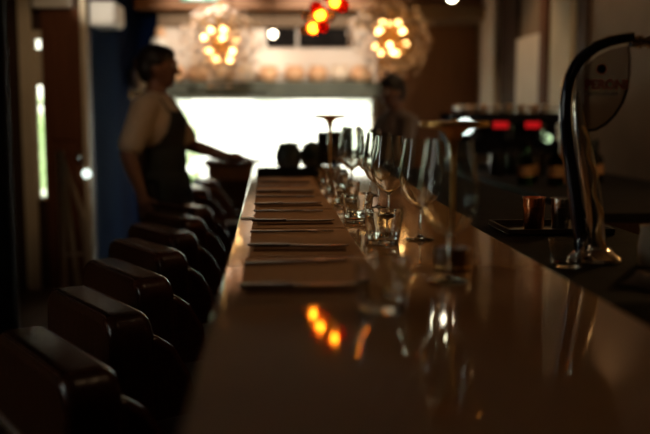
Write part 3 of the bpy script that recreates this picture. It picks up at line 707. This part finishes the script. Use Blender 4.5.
def fill_spot(loc, aim, power, label, size=.9, col=(1, .68, .40)):  # unseen spots added to brighten the unit, door, waiter and far wall
    t = thing('track_spotlight', label, 'spotlight', loc, 0, 'ceiling track spotlights')
    d = Vector(aim)-Vector(loc)
    MB().tube([(0, 0, .03), (0, 0, 2.949-loc[2])], .008, 8).build('stem', 'black_matte', t)
    h = MB().lathe([(0, .05), (.03, .05), (.035, .04), (.035, -.06), (.031, -.06), (.031, .03), (0, .032)], 20).build('head', 'black_matte', t)
    q = (-d).to_track_quat('Z', 'Y'); h.rotation_mode = 'QUATERNION'; h.rotation_quaternion = q
    l = bpy.data.lights.new('spot', 'SPOT'); l.energy = power; l.color = col; l.spot_size = size; l.spot_blend = .7; l.shadow_soft_size = .03
    lo = bpy.data.objects.new('spot', l); C.objects.link(lo); lo.parent = t; lo.location = d.normalized()*.07; lo.rotation_mode = 'QUATERNION'; lo.rotation_quaternion = q
fill_spot((-1.15, 5.6, 2.62), (-1.28, 7.2, 2.16), 75, 'black ceiling spotlight aimed at the white air unit', .36, (1, .85, .68))
fill_spot((-1.05, 4.9, 2.80), (-1.50, 7.0, 1.45), 26, 'black ceiling spotlight aimed at the brown door', .8)
fill_spot((-1.25, 3.5, 2.80), (-.80, 5.35, 1.20), 14, 'black ceiling spotlight aimed at the waiter', .5)
fill_spot((-.55, 8.2, 2.80), (-.60, 10, 1.90), 150, 'black ceiling spotlight aimed above the window, left', 1.0, (1, .80, .60))
fill_spot((.55, 8.2, 2.80), (.60, 10, 1.90), 150, 'black ceiling spotlight aimed above the window, right', 1.0, (1, .80, .60))
def fill_sconce(y, z, label):  # out-of-view lamps added for glints in tap and glasses, and wall light
    t = thing('bar_wall_lamp', label, 'wall lamp', (2.3, y, z), 0, 'warm lamps on the bar wall')
    MB().lathe([(0, 0), (.05, 0), (.05, -.02), (0, -.022)], 20, axis='x').build('wall_plate', 'brass', t)
    MB().tube([(-.01, 0, 0), (-.10, 0, 0), (-.12, 0, .05)], .008, 8).build('arm', 'brass', t)
    MB().ball((-.12, 0, .11), .05, 18, 12).build('bulb', 'bulb_sconce', t)
fill_sconce(2.3, 1.75, 'warm bulb lamp on the bar wall, nearer the camera')
fill_sconce(3.9, 1.75, 'warm bulb lamp on the bar wall, farther from the camera')

# exit sign
ex = thing('exit_sign', 'lit green and white exit sign at the top of the photo', 'sign', (-.70, 9.62, 2.505))
MB().box(-.20, .20, 0, .04, 0, .17).build('housing', 'white_plastic', ex, False, .004)
MB().box(-.195, .195, -.004, 0, .005, .165).build('face', 'exit_green', ex, False)
MB().box(-.13, .03, -.006, -.004, .02, .15).build('door_pictogram', 'exit_white', ex, False)
m = MB(); m.prism([(.06, .06), (.12, .06), (.12, .03), (.175, .085), (.12, .14), (.12, .11), (.06, .11)], -.006, -.004); m.build('arrow_pictogram', 'exit_white', ex, False)
for sx in (-.1, .1): MB().tube([(sx, .02, .17), (sx, .02, .442)], .004, 6).build('hanger', 'black_matte', ex)

# ---------------------------------------------------------------- pots on the ledge over the window
names = 'first second third fourth fifth sixth seventh eighth ninth tenth eleventh twelfth'.split()
px_ = [-1.0, -.76, -.50, -.26, .00, .28, .53, .77, 1.0]
for k, x in enumerate(px_):
    pm = 'peach_glaze' if k in (0, 1, 4, 5, 6, 8) else 'cream_glaze'
    s = random.uniform(1.2, 1.38)
    t = thing('ledge_pot', '%s rounded pot on the ledge above the window, %s from the left' % ('peach' if pm[0] == 'p' else 'cream', names[k]), 'pot', (x, 9.88, 1.6805), 0, 'pots on the ledge above the window')
    MB().lathe([(0, 0), (.045*s, 0), (.075*s, .03), (.088*s, .075), (.085*s, .12), (.066*s, .155), (.070*s, .175), (.064*s, .175), (.06*s, .155), (.075*s, .11), (.07*s, .05), (0, .03)], 22).build('body', pm, t)
    MB().closed_lathe([(.069*s, .168), (.074*s, .168), (.074*s, .178), (.069*s, .178)], 22).build('rim', 'cream_glaze', t)

# ---------------------------------------------------------------- left wall things
ac = thing('air_conditioner', 'white wall-mounted air unit high on the blue wall', 'air conditioner', (-1.4, 7.35, 2.035))
MB().prism_z([(0, -.15), (.20, -.15), (.22, -.12), (.22, .30), (0, .30)], 0.02, .18).build('housing', 'white_plastic', ac, False, .015)
MB().box(.02, .20, -.14, .28, .0, .02).build('outlet_flap', 'white_plastic', ac, False, .003)
for k in range(4): MB().box(.03, .19, -.154, -.15, .10+k*.016, .107+k*.016).build('grille_slat', 'white_plastic', ac, False)

def sconce(loc, rz, label):
    t = thing('wall_sconce', label, 'wall lamp', loc, rz, 'white wall lamps behind the waiter'); t.scale = (1.35, 1.35, 1.35)
    MB().lathe([(0, 0), (.03, 0), (.03, .015), (0, .018)], 18, axis='x').build('wall_plate', 'brass', t)
    MB().tube([(.01, 0, 0), (.07, 0, 0), (.08, 0, .03)], .006, 8).build('arm', 'brass', t)
    MB().lathe([(.0, .03), (.05, .03), (.075, .06), (.080, .12), (.065, .18), (.060, .18), (.074, .12), (.069, .065), (.045, .036), (0, .035)], 22, (.08, 0, 0)).build('shade', 'white_plastic', t)
    MB().lathe([(.03, .18), (.04, .22), (.03, .26), (0, .27)], 16, (.08, 0, 0)).build('finial', 'peach_glaze', t)
sconce((-1.4, 9.3, 1.54), 0, 'white shaded wall lamp on the blue wall behind the waiter')
sconce((-1.15, 10.0, 1.90), -PI/2, 'white shaded wall lamp beside the wide window')
# glowing disc added to stand in for a bright spot on the jamb
tag(MB().lathe([(0, 0), (.030, 0), (.032, -.008), (.024, -.016), (0, -.018)], 20, axis='y').build('call_button', 'lamp_cool', loc=(-1.385, 6.949, .90)), 'small round lit button on the cream jamb by the blue wall', 'button')
MATS['lamp_cool']
# A-frame stand in front of the brown door
st = thing('folding_stand', 'pale wooden folding stand leaning open before the brown door', 'stand', (-1.30, 6.05, 0))
MB().tube([(-.08, 0, 0), (-.075, 0, 1.08)], [.022, .022], 8).build('leg', 'pale_wood', st)
MB().tube([(.10, .05, 0), (.05, .03, .70), (-.065, .0, 1.06)], [.020, .020, .018], 8).build('leg', 'pale_wood', st)
MB().tube([(-.02, .22, 0), (-.07, .01, 1.05)], [.018, .018], 8).build('leg', 'pale_wood', st)
MB().tube([(-.078, 0, .42), (.07, .04, .42)], .010, 6).build('cross_bar', 'pale_wood', st)
MB().ball((-.075, 0, 1.09), .028, 12, 8).build('top_knob', 'pale_wood', st)

# ================================================================= PEOPLE
def cap_mesh(m, a, b, ra, rb, n=16):
    a = Vector(a); b = Vector(b); t = b-a; L = t.length; t.normalize(); up = t.orthogonal().normalized(); sd = t.cross(up)
    pr = []
    for k in range(5): an = -PI/2+PI/2*k/5; pr.append((ra*math.cos(an), ra*math.sin(an)))
    pr.append((ra, 0)); pr.append((rb, L))
    for k in range(1, 6): an = PI/2*k/5; pr.append((rb*math.cos(an), L+rb*math.sin(an)))
    vv = []; ff = []
    for r, z in pr:
        for k in range(n): an = 2*PI*k/n; vv.append(a+t*z+(up*math.cos(an)+sd*math.sin(an))*max(r, 1e-4))
    q = len(pr)
    for i in range(q-1):
        for k in range(n): ff.append((i*n+k, i*n+(k+1) % n, (i+1)*n+(k+1) % n, (i+1)*n+k))
    ff.append(tuple(reversed(range(n)))); ff.append(tuple(range((q-1)*n, q*n)))
    m.add(vv, ff)
def skinned(name, pieces, infl, m_, parent, vox, smooth_it=6, keep=None):
    m = MB()
    for p in pieces:
        if p[0] == 'c': cap_mesh(m, p[1], p[2], p[3]+infl, p[4]+infl)
        else: m.ball(p[1], tuple(r+infl for r in p[2]), 24, 16)
    me = bpy.data.meshes.new(name); me.from_pydata(m.v, [], m.f); me.update()
    o = bpy.data.objects.new(name, me); C.objects.link(o)
    r = o.modifiers.new('r', 'REMESH'); r.mode = 'VOXEL'; r.voxel_size = vox; r.use_smooth_shade = True
    s = o.modifiers.new('s', 'SMOOTH'); s.iterations = smooth_it; s.factor = .5
    bpy.context.view_layer.update()
    me2 = bpy.data.meshes.new_from_object(o.evaluated_get(bpy.context.evaluated_depsgraph_get()))
    C.objects.unlink(o); bpy.data.objects.remove(o); bpy.data.meshes.remove(me)
    if keep:
        import bmesh
        bm = bmesh.new(); bm.from_mesh(me2)
        bmesh.ops.delete(bm, geom=[f for f in bm.faces if not keep(f.calc_center_median(), f.normal)], context='FACES')
        bm.to_mesh(me2); bm.free()
    oo = link(name, me2, m_, parent, False)
    me2.polygons.foreach_set('use_smooth', [True]*len(me2.polygons))
    if keep:
        so = oo.modifiers.new('thick', 'SOLIDIFY'); so.thickness = .004
    return oo
def hand_pieces(wrist, d, nrm, side, curl):
    d = Vector(d).normalized(); nrm = Vector(nrm); nrm = (nrm-d*nrm.dot(d)).normalized(); lat = d.cross(nrm)*side
    P = [('c', Vector(wrist), Vector(wrist)+d*.05, .026, .030)]
    for k in (-.02, 0, .02): P.append(('c', Vector(wrist)+d*.02+lat*k*.7, Vector(wrist)+d*.085+lat*k, .016, .013))
    for k, L in ((-.033, .058), (-.011, .078), (.011, .084), (.033, .074)):
        a = Vector(wrist)+d*.085+lat*k
        b = a+(d*math.cos(curl*.5)-nrm*math.sin(curl*.5))*L*.5
        c = b+(d*math.cos(curl*1.4)-nrm*math.sin(curl*1.4))*L*.5
        P += [('c', a, b, .0095, .009), ('c', b, c, .009, .007)]
    a = Vector(wrist)+d*.03+lat*.03
    b = a+(d*.6+lat*.75-nrm*.15).normalized()*.042
    P += [('c', a, b, .013, .011), ('c', b, b+(d*.9+lat*.25-nrm*.25).normalized()*.035, .011, .008)]
    return P
def person(label, loc, rz, sc, armR, armL, shirt, sleeve, apron, head_yaw=0, head_tilt=0, group='people', wide=1.0):
    t = thing('person', label, 'person', loc, rz, group); t.scale = (sc*wide, sc*wide, sc)
    hm = Matrix.Translation((0, 0, 1.50)) @ Euler((0, head_tilt, head_yaw)).to_matrix().to_4x4() @ Matrix.Translation((0, 0, -1.50))
    H = lambda p: tuple(hm @ Vector(p))
    head = [('b', H((.005, 0, 1.635)), (.097, .076, .108)), ('b', H((.028, 0, 1.575)), (.066, .058, .070)), ('b', H((.058, 0, 1.532)), (.030, .032, .022)),
            ('c', H((.096, 0, 1.632)), H((.115, 0, 1.600)), .009, .013), ('b', H((.092, 0, 1.662)), (.012, .045, .010)),
            ('b', H((.083, 0, 1.568)), (.014, .024, .007)), ('b', H((.082, 0, 1.555)), (.014, .021, .008)),
            ('b', H((-.005, .077, 1.612)), (.019, .009, .030)), ('b', H((-.005, -.077, 1.612)), (.019, .009, .030)),
            ('c', (-.015, 0, 1.41), H((-.005, 0, 1.55)), .060, .055)]
    torso = [('b', (0, 0, 1.27), (.120, .172, .19)), ('b', (.02, 0, 1.30), (.105, .14, .12)), ('c', (-.012, -.165, 1.395), (-.012, .165, 1.395), .062, .062), ('c', (-.012, -.08, 1.43), (-.012, .08, 1.43), .05, .05),
             ('b', (.012, 0, 1.08), (.112, .150, .17)), ('b', (0, 0, .96), (.125, .168, .13))]
    legs = []
    for s in (-1, 1):
        legs += [('c', (0, s*.088, .92), (.012, s*.098, .50), .088, .060), ('c', (.012, s*.098, .50), (-.02, s*.102, .09), .056, .040), ('b', (-.02, s*.102, .36), (.055, .052, .11))]
    feet = []
    for s in (-1, 1): feet += [('c', (-.045, s*.102, .046), (.15, s*.118, .036), .045, .036)]
    arms = []; sleeves = []
    for s, A in ((-1, armR), (1, armL)):
        sh = Vector((-.012, s*.185, 1.395)); el = Vector(A[0]); wr = Vector(A[1]); hd_ = A[2]; nr = A[3]
        arms += [('c', sh, el, .052, .042), ('c', el, el.lerp(wr, .35), .042, .042), ('c', el.lerp(wr, .35), wr, .042, .027)]
        arms += hand_pieces(wr, hd_, nr, s if len(A) < 5 else A[4], .5)
        if sleeve >= 1: sleeves += [('c', sh, el, .056, .048), ('c', el, wr, .047, .034)]
        else: sleeves += [('c', sh, sh.lerp(el, sleeve), .058, .056)]
    skinned('body', head+torso+legs+feet+arms, 0, 'skin', t, .0075, 5)
    for s in (-1, 1):
        e = MB().ball(H((.083, s*.031, 1.640)), .0135, 12, 8).build('eye', 'eye_white', t)
        MB().ball(H((.0935, s*.031, 1.640)), .0055, 10, 6).build('iris', 'black_gloss', e)
    skinned('hair', [('b', H((-.014, 0, 1.668)), (.096, .079, .092)), ('b', H((-.045, 0, 1.62)), (.064, .072, .085)), ('b', H((.028, 0, 1.705)), (.056, .062, .042))], .006, 'hair', t, .008, 3)
    skinned('shirt', torso+sleeves, .010, shirt, t, .010, 5)
    MB().closed_lathe([(.066, 1.445), (.080, 1.445), (.072, 1.475), (.062, 1.475)], 24, (-.012, 0, 0)).build('collar', shirt, t)
    skinned('trousers', legs+torso[-1:], .014, 'trouser_cloth', t, .011, 5)
    skinned('shoes', [(p[0], p[1], p[2], p[3], p[4]) for p in feet], .008, 'black_matte', t, .009, 3)
    if apron:
        ap_p = torso[:2]+torso[4:]+[('c', (.03, -.07, .95), (.04, -.09, .50), .10, .10), ('c', (.03, .07, .95), (.04, .09, .50), .10, .10), ('c', (.03, 0, .95), (.04, 0, .50), .10, .10)]
        a_ = skinned('apron', ap_p, .026, 'apron_cloth', t, .012, 8, keep=lambda c, n_: c.z > .48 and c.z < 1.37 and n_.x > (-.25 if c.z < 1.16 else .1) and (abs(c.y) < .19-max(0, c.z-1.12)*.36))
        MB().tube([(.09, -.09, 1.37), (.03, -.085, 1.46), (-.07, -.05, 1.475), (-.095, 0, 1.47), (-.07, .05, 1.475), (.03, .085, 1.46), (.09, .09, 1.37)], .008, 6).build('neck_strap', 'apron_cloth', a_)
        MB().tube([(.13*math.cos(q*PI/12+PI/2), .19*math.sin(q*PI/12+PI/2), 1.06) for q in range(13)], .009, 6).build('waist_tie', 'apron_cloth', a_)
    return t
# waiter: faces the counter (+x), near arm hanging, far arm reaching to the counter
person('waiter in beige short-sleeved shirt and dark apron reaching over the counter', (-.655, 5.42, 0), math.radians(-12), 1.0,
       ((-.07, -.275, 1.13), (.0, -.275, .90), (.25, 0, -1), (0, -1, 0)),
       ((.119, .190, 1.165), (.345, .135, 1.10), (.98, .18, -.04), (0, 0, 1)), 'tan_shirt', .8, True, .16, .05, wide=1.1)
person('bartender in grey-brown shirt with dark hair, behind the bar', (.905, 6.5, 0), math.radians(205), .93,
       ((.08, -.25, 1.14), (.28, -.15, 1.08), (1, .35, 0), (0, 0, 1)),
       ((.08, .25, 1.14), (.28, .15, 1.08), (1, -.35, 0), (0, 0, 1)), 'grey_shirt', 1, False, .1, .22)
